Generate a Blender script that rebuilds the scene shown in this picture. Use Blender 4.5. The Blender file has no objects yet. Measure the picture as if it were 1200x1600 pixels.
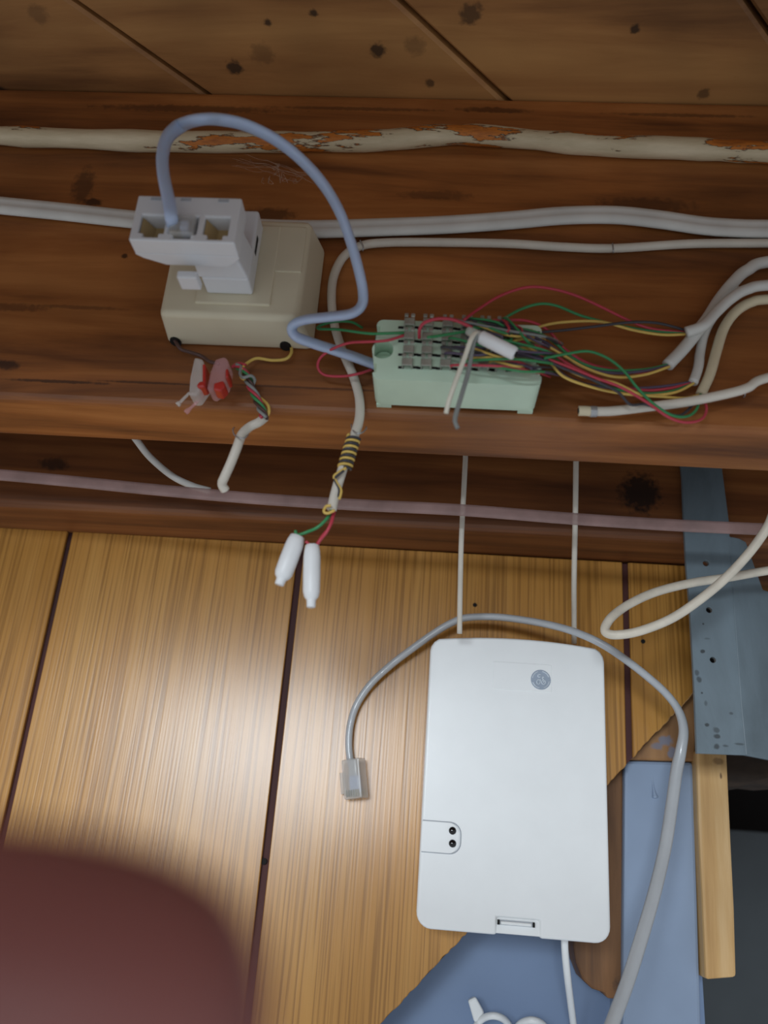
import bpy, bmesh, math, random
from mathutils import Vector, Matrix
from mathutils.geometry import tessellate_polygon
random.seed(7)
S = bpy.context.scene
COL = S.collection

# ---------------------------------------------------------------- camera
F = 1300.0                                   # focal length in pixels of the 1200x1600 frame
CAM = Vector((0, 0, 1.75))
PIT, YAW, ROL = math.radians(21.27), math.radians(3.97), math.radians(4.48)
fwd = Vector((-math.sin(YAW)*math.cos(PIT), math.cos(YAW)*math.cos(PIT), math.sin(PIT)))
rgt = Vector((math.cos(YAW), math.sin(YAW), 0))
upv = rgt.cross(fwd)
rgt, upv = (math.cos(ROL)*rgt + math.sin(ROL)*upv), (-math.sin(ROL)*rgt + math.cos(ROL)*upv)
cd = bpy.data.cameras.new('camera'); cam = bpy.data.objects.new('camera', cd); COL.objects.link(cam)
cam.matrix_world = Matrix(((rgt.x, upv.x, -fwd.x, CAM.x), (rgt.y, upv.y, -fwd.y, CAM.y), (rgt.z, upv.z, -fwd.z, CAM.z), (0, 0, 0, 1)))
cd.sensor_fit = 'VERTICAL'; cd.sensor_height = 32.0; cd.sensor_width = 24.0
cd.lens = F*32.0/1600.0
cd.clip_start = 0.004; cd.clip_end = 50
cd.dof.use_dof = True; cd.dof.focus_distance = 0.325; cd.dof.aperture_fstop = cd.lens/3.2   # 3.2 mm phone pupil
S.camera = cam

# ---------------------------------------------------------------- world, daylight, exposure
w = bpy.data.worlds.new('world'); S.world = w; w.use_nodes = True
bg = w.node_tree.nodes['Background']; bg.inputs[0].default_value = (0.78, 0.82, 0.86, 1); bg.inputs[1].default_value = 0.45
def area(name, loc, target, sx, sy, power, color):
    ld = bpy.data.lights.new(name, 'AREA'); ld.shape = 'RECTANGLE'; ld.size = sx; ld.size_y = sy; ld.energy = power; ld.color = color
    o = bpy.data.objects.new(name, ld); COL.objects.link(o); o.location = loc
    o.rotation_euler = (Vector(target)-Vector(loc)).to_track_quat('-Z', 'Y').to_euler()
    return o
area('daylight_window', (-0.42, -1.75, 2.12), (0, .35, 1.78), 0.75, 0.65, 32, (0.86, 0.94, 1.0))
vs = S.view_settings; vs.view_transform = 'Standard'; vs.look = 'None'; vs.gamma = 1; vs.exposure = 0.38; vs.use_curve_mapping = False

# ---------------------------------------------------------------- rays and mesh helpers
def ray(x, y):
    return rgt*((x-600)/F) + upv*((800-y)/F) + fwd
def P(x, y, Y):                              # the point of the plane Y = const seen at photo position x, y
    d = ray(x, y); return CAM + d*((Y-CAM.y)/d.y)
def PZ(x, y, z):
    d = ray(x, y); return CAM + d*((z-CAM.z)/d.z)
def dep(p): return (p-CAM).dot(fwd)
def mm(wpx, p): return wpx*dep(p)/F          # photo width -> metres at a point
WL = {}
def mk(name, v, f, mat, parent=None, origin=None, smooth=False, bevel=0, seg=2, mats=None, midx=None):
    if parent is not None: o0 = WL[parent]
    elif origin is not None: o0 = Vector(origin)
    else:
        xs = [p[0] for p in v]; ys = [p[1] for p in v]; zs = [p[2] for p in v]
        o0 = Vector(((min(xs)+max(xs))/2, (min(ys)+max(ys))/2, min(zs)))
    me = bpy.data.meshes.new(name)
    me.from_pydata([tuple(Vector(p)-o0) for p in v], [], f)
    bm = bmesh.new(); bm.from_mesh(me); bmesh.ops.remove_doubles(bm, verts=bm.verts, dist=1e-7); bmesh.ops.recalc_face_normals(bm, faces=bm.faces); bm.to_mesh(me); bm.free()
    for m_ in (mats or [mat]): me.materials.append(m_)
    if midx:
        for i, k in enumerate(midx):
            if i < len(me.polygons): me.polygons[i].material_index = k
    o = bpy.data.objects.new(name, me); COL.objects.link(o)
    if smooth:
        for p in me.polygons: p.use_smooth = True
    if bevel:
        b = o.modifiers.new('bevel', 'BEVEL'); b.width = bevel; b.segments = seg; b.limit_method = 'ANGLE'; b.angle_limit = math.radians(35)
        if smooth: o.modifiers.new('wn', 'WEIGHTED_NORMAL')
    if parent is not None: o.parent = parent; WL[o] = o0
    else: o.location = o0; WL[o] = o0
    return o
def thing(name, label, cat, loc, group=None):
    o = bpy.data.objects.new(name, None); COL.objects.link(o); o.location = loc; o.empty_display_size = .01; WL[o] = Vector(loc)
    return tag(o, label, cat, group)
def tag(o, label, cat, group=None, kind=None):
    o['label'] = label; o['category'] = cat
    if group: o['group'] = group
    if kind: o['kind'] = kind
    return o
def struct(o): o['kind'] = 'structure'; return o

def box(x0, x1, y0, y1, z0, z1):
    v = [(x, y, z) for x in (x0, x1) for y in (y0, y1) for z in (z0, z1)]
    return v, [(0, 1, 3, 2), (4, 6, 7, 5), (0, 4, 5, 1), (2, 3, 7, 6), (0, 2, 6, 4), (1, 5, 7, 3)]
def hexa(a, b):                              # two quads (4 points each) joined
    v = list(a)+list(b)
    return v, [(0, 1, 2, 3), (7, 6, 5, 4)]+[(i, i+4, (i+1) % 4+4, (i+1) % 4) for i in range(4)]
def prism(poly, d, holes=()):                # poly: world points of the front face; d: extrusion vector; holes: more loops
    loops = [list(poly)]+[list(h) for h in holes]
    flat = [Vector(p) for l in loops for p in l]; n = len(flat)
    nrm = Vector(d).normalized()
    a = nrm.orthogonal().normalized(); b = nrm.cross(a)
    l2 = [[Vector((Vector(p).dot(a), Vector(p).dot(b), 0)) for p in l] for l in loops]
    if holes: tris = tessellate_polygon(l2)
    else: tris = [tuple(range(n))]
    v = flat+[p+Vector(d) for p in flat]
    f = [tuple(t) for t in tris]+[tuple(i+n for i in reversed(t)) for t in tris]
    k = 0
    for l in loops:
        m = len(l)
        for i in range(m): f.append((k+i, k+(i+1) % m, k+(i+1) % m+n, k+i+n))
        k += m
    return v, f
def join(*parts):
    V, Fc = [], []
    for v, f in parts:
        k = len(V); V += [tuple(p) for p in v]; Fc += [tuple(i+k for i in q) for q in f]
    return V, Fc
def circ(c, r, n=16, sx=1):                  # circle in an XZ plane
    return [Vector((c[0]+sx*r*math.cos(2*math.pi*i/n), c[1], c[2]+r*math.sin(2*math.pi*i/n))) for i in range(n)]
def rrect(x0, x1, z0, z1, r, y, n=5):
    out = []
    for cx, cz, a0 in ((x1-r, z1-r, 0), (x0+r, z1-r, 90), (x0+r, z0+r, 180), (x1-r, z0+r, 270)):
        for i in range(n+1):
            a = math.radians(a0+90*i/n); out.append(Vector((cx+r*math.cos(a), y, cz+r*math.sin(a))))
    return out
def smooth_path(pts, sub=8):
    pts = [Vector(p) for p in pts]
    if len(pts) < 3: sub = max(sub, 2)
    out = []
    q = [pts[0]*2-pts[1]]+pts+[pts[-1]*2-pts[-2]]
    for i in range(1, len(q)-2):
        p0, p1, p2, p3 = q[i-1:i+3]
        for k in range(sub):
            t = k/sub
            out.append(0.5*((2*p1)+(p2-p0)*t+(2*p0-5*p1+4*p2-p3)*t*t+(3*p1-p0-3*p2+p3)*t**3))
    out.append(pts[-1]); return out
def tube(path, r, n=10, prof=None, up0=None, rf=None, twist=None):
    """path: world points; r: radius; prof: list of (a,b) cross-section points (scaled by r); rf: radius factor along t"""
    prof = prof or [(math.cos(2*math.pi*i/n), math.sin(2*math.pi*i/n)) for i in range(n)]
    m = len(prof); N = len(path); v = []; f = []
    u = None
    for i, p in enumerate(path):
        t = (path[min(i+1, N-1)]-path[max(i-1, 0)]); t = t.normalized() if t.length > 1e-9 else Vector((1, 0, 0))
        if u is None:
            u = Vector(up0) if up0 else Vector((0, -1, 0))
            if abs(u.normalized().dot(t)) > .97: u = Vector((1, 0, 0))
        u = (u-t*u.dot(t)).normalized(); b = t.cross(u)
        k = r*(rf(i/(N-1)) if rf else 1)
        a = twist(i/(N-1)) if twist else 0
        ca, sa = math.cos(a), math.sin(a)
        for (x, y) in prof:
            xx, yy = x*ca-y*sa, x*sa+y*ca
            v.append(p+u*(xx*k)+b*(yy*k))
    for i in range(N-1):
        for j in range(m): f.append((i*m+j, i*m+(j+1) % m, (i+1)*m+(j+1) % m, (i+1)*m+j))
    f.append(tuple(range(m-1, -1, -1))); f.append(tuple((N-1)*m+j for j in range(m)))
    return v, f
def PP(pts): return [P(*p) for p in pts]
def beyond(pts, sub=8):                      # smooth path; what leaves the frame runs on past it
    w = smooth_path(PP(pts), sub)
    def ext(a, b, q):
        d = (a-b).normalized(); n = []; p = a.copy()
        for k in range(6):
            if q[1] > 1600: d.y *= .7
            else: d.z *= .55; d.y *= .5
            d.normalize(); p = p+d*(.045 if q[1] > 1600 else .085); n.append(p.copy())
        return n
    out = lambda q: q[0] > 1290 or q[0] < -200 or q[1] > 1640
    if out(pts[-1]): w += ext(w[-1], w[-2], pts[-1])
    if out(pts[0]): w = ext(w[0], w[1], pts[0])[::-1]+w
    return w
def cable(name, pts, wpx, mat, parent=None, label=None, cat='cable', group=None, sub=8, n=10, **kw):
    path = beyond(pts, sub)
    ins_ = [p for p in PP(pts)]; r = kw.pop('r', None) or mm(wpx, ins_[len(ins_)//2])/2
    o = mk(name, *tube(path, r, n, **kw), mat, parent, smooth=True)
    if label: tag(o, label, cat, group)
    return o
ELL = lambda a, b, n=14: [(a*math.cos(2*math.pi*i/n), b*math.sin(2*math.pi*i/n)) for i in range(n)]

# ---------------------------------------------------------------- materials
def newmat(name):
    m = bpy.data.materials.new(name); m.use_nodes = True
    return m, m.node_tree.nodes, m.node_tree.links, m.node_tree.nodes['Principled BSDF']
def rgb(h, g=1):                             # sRGB 0-255 -> linear
    return tuple(((c/255+.055)/1.055)**2.4 if c/255 > .04045 else c/255/12.92 for c in h)+(1,)
def plain(name, col, rough=.45, metal=0, var=.12, scale=90, bump=0, trans=0, sss=0, coat=0, ior=1.45, alpha=1):
    m, N, L, B = newmat(name)
    tc = N.new('ShaderNodeTexCoord'); nz = N.new('ShaderNodeTexNoise'); nz.inputs['Scale'].default_value = scale; nz.inputs['Detail'].default_value = 4
    L.new(tc.outputs['Object'], nz.inputs['Vector'])
    rp = N.new('ShaderNodeValToRGB'); c = rgb(col)
    rp.color_ramp.elements[0].position = .3; rp.color_ramp.elements[1].position = .7
    rp.color_ramp.elements[0].color = tuple(x*(1-var) for x in c[:3])+(1,); rp.color_ramp.elements[1].color = tuple(min(1, x*(1+var*.5)) for x in c[:3])+(1,)
    L.new(nz.outputs['Fac'], rp.inputs['Fac']); L.new(rp.outputs['Color'], B.inputs['Base Color'])
    B.inputs['Roughness'].default_value = rough; B.inputs['Metallic'].default_value = metal; B.inputs['IOR'].default_value = ior
    B.inputs['Transmission Weight'].default_value = trans; B.inputs['Coat Weight'].default_value = coat; B.inputs['Alpha'].default_value = alpha
    if sss: B.inputs['Subsurface Weight'].default_value = sss; B.inputs['Subsurface Radius'].default_value = (.01, .005, .003); B.inputs['Subsurface Scale'].default_value = .3
    if bump:
        bp = N.new('ShaderNodeBump'); bp.inputs['Strength'].default_value = bump; bp.inputs['Distance'].default_value = .0006
        L.new(nz.outputs['Fac'], bp.inputs['Height']); L.new(bp.outputs['Normal'], B.inputs['Normal'])
    return m
def spots(N, L, coord, base, pts, dark):     # knots, stains: pts = (x,y,z, rx,ry,rz)
    coord = N.new('ShaderNodeNewGeometry').outputs['Position']
    nz = N.new('ShaderNodeTexNoise'); nz.inputs['Scale'].default_value = 420; nz.inputs['Detail'].default_value = 3
    L.new(coord, nz.inputs['Vector'])
    for p in pts:
        s = N.new('ShaderNodeVectorMath'); s.operation = 'SUBTRACT'; L.new(coord, s.inputs[0]); s.inputs[1].default_value = p[:3]
        q = N.new('ShaderNodeVectorMath'); q.operation = 'DIVIDE'; L.new(s.outputs[0], q.inputs[0]); q.inputs[1].default_value = p[3:6]
        ln = N.new('ShaderNodeVectorMath'); ln.operation = 'LENGTH'; L.new(q.outputs[0], ln.inputs[0])
        ad = N.new('ShaderNodeMath'); ad.operation = 'MULTIPLY_ADD'; L.new(nz.outputs['Fac'], ad.inputs[0]); ad.inputs[1].default_value = 1.3; L.new(ln.outputs['Value'], ad.inputs[2])
        mr = N.new('ShaderNodeMapRange'); mr.inputs['From Min'].default_value = 1.75; mr.inputs['From Max'].default_value = 1.25
        mr.inputs['To Max'].default_value = p[6] if len(p) > 6 else .85
        L.new(ad.outputs[0], mr.inputs['Value'])
        mx = N.new('ShaderNodeMix'); mx.data_type = 'RGBA'; L.new(mr.outputs['Result'], mx.inputs['Factor']); L.new(base, mx.inputs['A']); mx.inputs['B'].default_value = rgb(dark)
        base = mx.outputs['Result']
    return base
def wood(name, cols, stretch, scale=1, rough=.55, bump=.3, blot=.35, knots=(), dark=(30, 17, 8), rot=(0, 0, 0), coat=0, spec=.5, fine=None, dist=.0006):
    m, N, L, B = newmat(name)
    tc = N.new('ShaderNodeTexCoord'); mp = N.new('ShaderNodeMapping'); mp.inputs['Scale'].default_value = stretch; mp.inputs['Rotation'].default_value = rot
    L.new(tc.outputs['Object'], mp.inputs['Vector'])
    nz = N.new('ShaderNodeTexNoise'); nz.inputs['Scale'].default_value = scale; nz.inputs['Detail'].default_value = 7; nz.inputs['Roughness'].default_value = .62; nz.inputs['Distortion'].default_value = .4
    L.new(mp.outputs[0], nz.inputs['Vector'])
    rp = N.new('ShaderNodeValToRGB'); cr = rp.color_ramp
    pos = [.32, .5, .68] if len(cols) == 3 else [.3+.4*i/(len(cols)-1) for i in range(len(cols))]
    cr.elements[0].position = pos[0]; cr.elements[0].color = rgb(cols[0]); cr.elements[1].position = pos[-1]; cr.elements[1].color = rgb(cols[-1])
    for i in range(1, len(cols)-1): e = cr.elements.new(pos[i]); e.color = rgb(cols[i])
    L.new(nz.outputs['Fac'], rp.inputs['Fac'])
    n2 = N.new('ShaderNodeTexNoise'); n2.inputs['Scale'].default_value = 11; n2.inputs['Detail'].default_value = 3
    L.new(tc.outputs['Object'], n2.inputs['Vector'])
    mr = N.new('ShaderNodeMapRange'); mr.inputs['From Min'].default_value = .3; mr.inputs['From Max'].default_value = .7; mr.inputs['To Min'].default_value = 1-blot; mr.inputs['To Max'].default_value = 1+blot*.4
    L.new(n2.outputs['Fac'], mr.inputs['Value'])
    mx = N.new('ShaderNodeMix'); mx.data_type = 'RGBA'; mx.blend_type = 'MULTIPLY'; mx.inputs['Factor'].default_value = 1
    L.new(rp.outputs['Color'], mx.inputs['A']); L.new(mr.outputs['Result'], mx.inputs['B'])
    base = mx.outputs['Result']; hgt = nz.outputs['Fac']
    if fine:                                 # fine pores: (stretch, scale, colour, threshold)
        m2 = N.new('ShaderNodeMapping'); m2.inputs['Scale'].default_value = fine[0]; L.new(tc.outputs['Object'], m2.inputs['Vector'])
        n3 = N.new('ShaderNodeTexNoise'); n3.inputs['Scale'].default_value = fine[1]; n3.inputs['Detail'].default_value = 2; L.new(m2.outputs[0], n3.inputs['Vector'])
        r3 = N.new('ShaderNodeMapRange'); r3.inputs['From Min'].default_value = fine[3]; r3.inputs['From Max'].default_value = fine[3]+.16; r3.inputs['To Max'].default_value = fine[4]
        L.new(n3.outputs['Fac'], r3.inputs['Value'])
        x3 = N.new('ShaderNodeMix'); x3.data_type = 'RGBA'; L.new(r3.outputs['Result'], x3.inputs['Factor']); L.new(base, x3.inputs['A']); x3.inputs['B'].default_value = rgb(fine[2])
        base = x3.outputs['Result']
        sb = N.new('ShaderNodeMath'); sb.operation = 'MULTIPLY'; L.new(n3.outputs['Fac'], sb.inputs[0]); sb.inputs[1].default_value = -1
        hgt = sb.outputs[0]
    if knots: base = spots(N, L, tc.outputs['Object'], base, knots, dark)
    L.new(base, B.inputs['Base Color'])
    B.inputs['Roughness'].default_value = rough; B.inputs['Coat Weight'].default_value = coat; B.inputs['Coat Roughness'].default_value = .25; B.inputs['Specular IOR Level'].default_value = spec
    bp = N.new('ShaderNodeBump'); bp.inputs['Strength'].default_value = bump; bp.inputs['Distance'].default_value = dist
    L.new(hgt, bp.inputs['Height']); L.new(bp.outputs['Normal'], B.inputs['Normal'])
    return m
def kn(x, y, rx, rz, Y=None, z=None, a=.85):
    p = P(x, y, Y) if Y is not None else PZ(x, y, z)
    k = mm(1, p)
    return (p.x, p.y, p.z, rx*k, rx*k if Y is None else .05, .05 if Y is None else rz*k, a) if Y is None else (p.x, p.y, p.z, rx*k, .05, rz*k, a)

YF = 0.25                                    # face of the joist
ZC = CAM.z + .2775                           # underside of the floor boards
YP = 0.345                                   # face of the rear plate
YW = 0.375                                   # face of the plywood
ck = [kn(735, 22, 20, 18, z=ZC, a=.7), kn(992, 46, 9, 12, z=ZC), kn(590, 78, 14, 10, z=ZC), kn(648, 72, 18, 8, z=ZC, a=.35), kn(418, 36, 7, 7, z=ZC), kn(490, 20, 8, 12, z=ZC), kn(368, 106, 14, 8, z=ZC),
      kn(410, 85, 20, 5, z=ZC, a=.35), kn(672, 130, 8, 8, z=ZC, a=.7), kn(0, 150, 22, 26, z=ZC), kn(1100, 148, 10, 8, z=ZC, a=.6), kn(60, 22, 18, 6, z=ZC, a=.35)]
jk = [kn(130, 292, 18, 40, YF, a=.6), kn(145, 316, 16, 8, YF), kn(20, 480, 60, 8, YF, a=.45), kn(120, 480, 80, 4, YF, a=.4), kn(420, 335, 45, 14, YF, a=.6), kn(8, 570, 26, 9, YF, a=.8),
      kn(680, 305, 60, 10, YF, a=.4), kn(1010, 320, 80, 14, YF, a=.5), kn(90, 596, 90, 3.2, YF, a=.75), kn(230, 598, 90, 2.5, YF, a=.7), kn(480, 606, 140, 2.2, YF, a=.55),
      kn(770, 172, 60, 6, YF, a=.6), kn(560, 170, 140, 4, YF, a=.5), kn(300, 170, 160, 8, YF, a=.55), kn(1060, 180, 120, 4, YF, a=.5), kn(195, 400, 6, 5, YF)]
M = dict(
    ceil=wood('floor_board_wood', [(118, 76, 40), (160, 110, 62), (182, 132, 78)], (5, 40, 30), 1, .6, .25, .4, ck, (34, 22, 14), rot=(0, 0, math.radians(-45))),
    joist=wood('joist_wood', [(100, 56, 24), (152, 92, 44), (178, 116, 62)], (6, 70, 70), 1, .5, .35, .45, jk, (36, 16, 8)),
    jend=wood('beam_wood', [(80, 44, 20), (126, 74, 36), (152, 96, 50)], (5, 90, 90), 1, .55, .4, .4, [kn(1000, 770, 34, 36, YP, a=.9), kn(85, 725, 26, 12, YP, a=.7)], (22, 12, 7)),
    ply=wood('plywood_veneer', [(184, 130, 57), (194, 140, 67), (202, 150, 77)], (60, 60, 4), 1, .26, .5, .14, [], fine=((1050, 1050, 12), 1, (120, 78, 28), .47, .54), dist=.00011, spec=.55),
    groove=wood('groove_wood', [(56, 24, 24), (78, 36, 34), (90, 46, 40)], (60, 60, 4), 1, .7, .2, .2),
    raw=wood('raw_pine', [(176, 132, 78), (206, 164, 106), (224, 190, 140)], (70, 70, 5), 1, .55, .25, .25, [kn(1124, 1212, 2, 6, YW+.006), kn(1120, 1190, 9, 5, YW+.006, a=.5)], (90, 56, 30)),
    old=wood('old_wood', [(74, 46, 26), (122, 82, 46), (150, 104, 62)], (80, 80, 6), 1, .6, .4, .5, [kn(975, 1540, 22, 20, YW+.02, a=.7)], (50, 36, 30)),
    tri=wood('brown_wood', [(120, 82, 46), (150, 108, 66), (166, 122, 76)], (90, 90, 6), 1, .55, .3, .3, [kn(1040, 1158, 12, 9, YW+.01, a=.8), kn(1026, 1166, 10, 6, YW+.01, a=.7), kn(1050, 1176, 9, 9, YW+.01, a=.8)], (112, 120, 140)),
    rough=wood('rough_wood', [(34, 26, 20), (60, 46, 36), (92, 72, 58)], (25, 60, 60), 1, .8, .6, .5),
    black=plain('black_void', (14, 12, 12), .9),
    conc=plain('dark_concrete', (74, 80, 84), .8, var=.2, scale=12, bump=.3),
    blue=plain('blue_grey_paint', (142, 160, 186), .38, var=.14, scale=18, bump=.25),
    bluep=plain('blue_panel_paint', (124, 146, 180), .42, var=.12, scale=14, bump=.15),
    metal=wood('painted_steel', [(98, 112, 120), (116, 132, 142), (128, 146, 158)], (26, 26, 12), 1, .42, .1, .2,
               [kn(1099, 1017, 4, 3, YP-.004), kn(1090, 1050, 4, 5, YP-.004, a=.6), kn(1093, 1061, 4, 5, YP-.004, a=.7), kn(1098, 1082, 2, 2, YP-.004), kn(1104, 1098, 3, 5, YP-.004, a=.5), kn(1106, 1132, 4, 3, YP-.004), kn(1121, 1140, 5, 5, YP-.004, a=.6), kn(1122, 1150, 6, 4, YP-.004, a=.8), kn(1121, 1166, 5, 5, YP-.004, a=.8), kn(1135, 1165, 5, 2, YP-.004, a=.6), kn(1155, 1162, 8, 2, YP-.004, a=.6), kn(1144, 1114, 3, 2, YP-.004, a=.6), kn(1100, 974, 2, 2, YP-.004), kn(1106, 997, 5, 2, YP-.004, a=.4)], (46, 50, 52)),
    white=plain('white_plastic', (240, 243, 244), .3, var=.02, coat=.1),
    adapter=plain('white_adapter_plastic', (214, 216, 220), .35, var=.03),
    seam=plain('grey_seam', (176, 182, 190), .5),
    beige=plain('beige_plastic', (212, 203, 178), .42, var=.06, scale=40),
    tan=plain('tan_socket', (176, 150, 104), .5),
    mint=plain('mint_plastic', (204, 230, 208), .38, var=.08, scale=60, coat=.1),
    clip=plain('dull_tin', (168, 168, 158), .38, .35, var=.3, scale=200),
    dark=plain('dark_hole', (16, 14, 14), .8),  # near-black stands in for the shade inside holes; nail heads too
    wcab=plain('white_cable', (214, 208, 196), .45, var=.1, scale=70),
    wgrey=plain('greyed_white_cable', (212, 212, 208), .45, var=.1, scale=70),
    cream=plain('cream_cable', (216, 204, 174), .45, var=.12, scale=70),
    loop=plain('ivory_cable', (224, 216, 200), .45, var=.14, scale=150),
    bcord=plain('blue_grey_cord', (172, 188, 216), .3, var=.06, sss=.3, coat=.3),
    gcord=plain('silver_grey_cord', (182, 186, 190), .32, var=.08, coat=.3),
    pink=plain('pink_film', (176, 146, 142), .4, var=.3, scale=60, alpha=.62),
    clear=plain('clear_plastic', (236, 234, 230), .18, trans=.3, alpha=.5, var=.05),
    pinkclear=plain('pink_clear_plastic', (238, 184, 188), .15, trans=.3, alpha=.42, var=.05),
    redgel=plain('red_button', (178, 44, 36), .3, coat=.3),
    red=plain('red_wire', (190, 62, 78), .4), green=plain('green_wire', (58, 142, 88), .4), yellow=plain('yellow_wire', (222, 188, 98), .4),
    blackw=plain('black_wire', (62, 60, 66), .4), purple=plain('purple_black_wire', (88, 78, 100), .4), brown=plain('brown_wire', (82, 56, 50), .4), greyw=plain('grey_wire', (136, 140, 138), .45),
    whitew=plain('white_wire', (226, 222, 206), .45), crimp=plain('white_sleeve', (232, 234, 236), .4, var=.04),
    steel=plain('bright_wire', (176, 178, 180), .25, .5), led=plain('black_lens', (12, 12, 14), .15, coat=.5),
    logo=plain('silver_emblem', (150, 162, 178), .3, .25), logol=plain('pale_emblem', (206, 216, 226), .3, .1),
    web=plain('cobweb_silk', (190, 160, 140), .8, alpha=.3),
)
def skinmat():
    m = plain('skin', (146, 92, 88), .5, var=.12, scale=25, sss=.15); return m
M['skin'] = skinmat()
def peel():                                  # cream sheath whose paint has split open over orange rust
    m, N, L, B = newmat('peeling_sheath')
    tc = N.new('ShaderNodeTexCoord'); mp = N.new('ShaderNodeMapping'); mp.inputs['Scale'].default_value = (26, 130, 130); L.new(tc.outputs['Object'], mp.inputs['Vector'])
    nz = N.new('ShaderNodeTexNoise'); nz.inputs['Scale'].default_value = 1; nz.inputs['Detail'].default_value = 6; nz.inputs['Roughness'].default_value = .6; L.new(mp.outputs[0], nz.inputs['Vector'])
    rp = N.new('ShaderNodeValToRGB'); cr = rp.color_ramp
    st = [(.34, (150, 84, 30)), (.42, (196, 116, 40)), (.435, (70, 44, 26)), (.452, (196, 180, 148)), (.7, (222, 206, 176))]
    cr.elements[0].position, cr.elements[0].color = st[0][0], rgb(st[0][1]); cr.elements[1].position, cr.elements[1].color = st[-1][0], rgb(st[-1][1])
    for p_, c_ in st[1:-1]: e = cr.elements.new(p_); e.color = rgb(c_)
    L.new(nz.outputs['Fac'], rp.inputs['Fac']); L.new(rp.outputs['Color'], B.inputs['Base Color']); B.inputs['Roughness'].default_value = .6
    bp = N.new('ShaderNodeBump'); bp.inputs['Strength'].default_value = .6; bp.inputs['Distance'].default_value = .0012; L.new(nz.outputs['Fac'], bp.inputs['Height']); L.new(bp.outputs['Normal'], B.inputs['Normal'])
    return m
M['peel'] = peel()

# ================================================================ the setting
# floor boards overhead, laid on the diagonal: each board a piece of the ceiling
c0, c1 = PZ(110, 0, ZC), PZ(620, 0, ZC)
u45 = Vector((1, 1, 0)).normalized(); n45 = Vector((1, -1, 0)).normalized()
step = (c1-c0).dot(n45)
slab = struct(mk('ceiling', *box(-1.0, 1.0, -.62, 1.1, ZC+.022, ZC+.04), M['black'], origin=(0, 0, 0)))
for k in range(-11, 12):
    a = c0+n45*(step*k)+n45*.0009; b = c0+n45*(step*(k+1))-n45*.0009
    m_ = ((a+b)/2).dot(u45)
    lo, hi = -.95, 1.15
    q = [a+u45*(lo-a.dot(u45)), b+u45*(lo-b.dot(u45)), b+u45*(hi-b.dot(u45)), a+u45*(hi-a.dot(u45))]
    dz = random.uniform(0, .0008)
    for p in q: p.z = ZC+dz
    mk('board', *prism(q, (0, 0, .02)), M['ceil'], slab, bevel=.0012, seg=1)

# the joist that carries the telephone gear
def beam_pts(pl, pr, Y):                     # an edge given at both sides of the photo, prolonged past the frame
    a, b = P(pl[0], pl[1], Y), P(pr[0], pr[1], Y); d = (b-a)
    return a-d*1.2, b+d*1.2
jl, jr = beam_pts((0, 622), (1200, 678), YF)
JT = .028
jb = P(600, 705, YF+JT)
v, f = hexa([(jl.x, YF, jl.z), (jl.x, YF+JT, jl.z-.001), (jl.x, YF+JT, ZC), (jl.x, YF, ZC)], [(jr.x, YF, jr.z), (jr.x, YF+JT, jr.z-.001), (jr.x, YF+JT, ZC), (jr.x, YF, ZC)])
tag(mk('floor_joist', v, f, M['joist'], origin=(0, 0, 0), bevel=.0025, seg=3), 'reddish brown wooden joist the jack and terminal block are fixed to', 'beam')
JZ = lambda x: jl.z+(jr.z-jl.z)*(x-jl.x)/(jr.x-jl.x)
# unseen next joist past the viewpoint, added to shade the joist bay
struct(mk('shade_joist', *box(-.9, .9, YF-.44, YF-.40, ZC-.14, ZC), M['joist'], origin=(0, 0, 0), bevel=.0025))
# plate behind, above the plywood
pl, pr = beam_pts((0, 791), (1075, 846), YP)
v, f = hexa([(pl.x, YP, pl.z), (pl.x, YW+.03, pl.z), (pl.x, YW+.03, ZC), (pl.x, YP, ZC)], [(pr.x, YP, pr.z), (pr.x, YW+.03, pr.z), (pr.x, YW+.03, ZC), (pr.x, YP, ZC)])
tag(mk('wall_plate', v, f, M['jend'], origin=(0, 0, 0), bevel=.003, seg=3), 'dark shadowed wooden plate behind the joist, above the plywood', 'beam')

# plywood wall: a dark grooved sheet with a veneer strip between every two grooves
Z0 = CAM.z-.60
tl, tr = beam_pts((0, 824), (1075, 884), YW)
def top(x): return tl.z+(tr.z-tl.z)*(x-tl.x)/(tr.x-tl.x)
ca, cb = P(1085, 1083, YW), P(595, 1600, YW)
def cutz(x): return ca.z+(cb.z-ca.z)*(x-ca.x)/(cb.x-ca.x)      # the diagonal saw cut
xr = P(1090, 1000, YW).x
grooves = []
for (t, b, wpx) in (((110, 828), (-2, 1330), 9), ((469, 866), (385, 1600), 10.5), ((977, 880), (984, 1190), 9.5)):
    A, B = P(*t, YW), P(*b, YW); grooves.append((A, B, mm(wpx, A)/2))
def gx(i, z):
    A, B, h = grooves[i]; return A.x+(B.x-A.x)*(z-A.z)/(B.z-A.z)
xl = tl.x
def clip_poly(poly):                         # keep what lies above the saw cut
    out = []
    s = lambda p: p[1]-cutz(p[0])
    for i in range(len(poly)):
        a, b = poly[i-1], poly[i]; sa, sb = s(a), s(b)
        if (sa >= 0) != (sb >= 0):
            t = sa/(sa-sb); out.append((a[0]+(b[0]-a[0])*t, a[1]+(b[1]-a[1])*t))
        if sb >= 0: out.append(b)
    return out
back = clip_poly([(xl, Z0), (xr, Z0), (xr, top(xr)), (xl, top(xl))])
wall = struct(mk('wall_back', *prism([Vector((x, YW+.0022, z)) for x, z in back], (0, .005, 0)), M['groove'], origin=(0, 0, 0)))
spacing = [(None, 0), (0, 1), (1, 2), (2, None)]
xg = [xl-.02]
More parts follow.
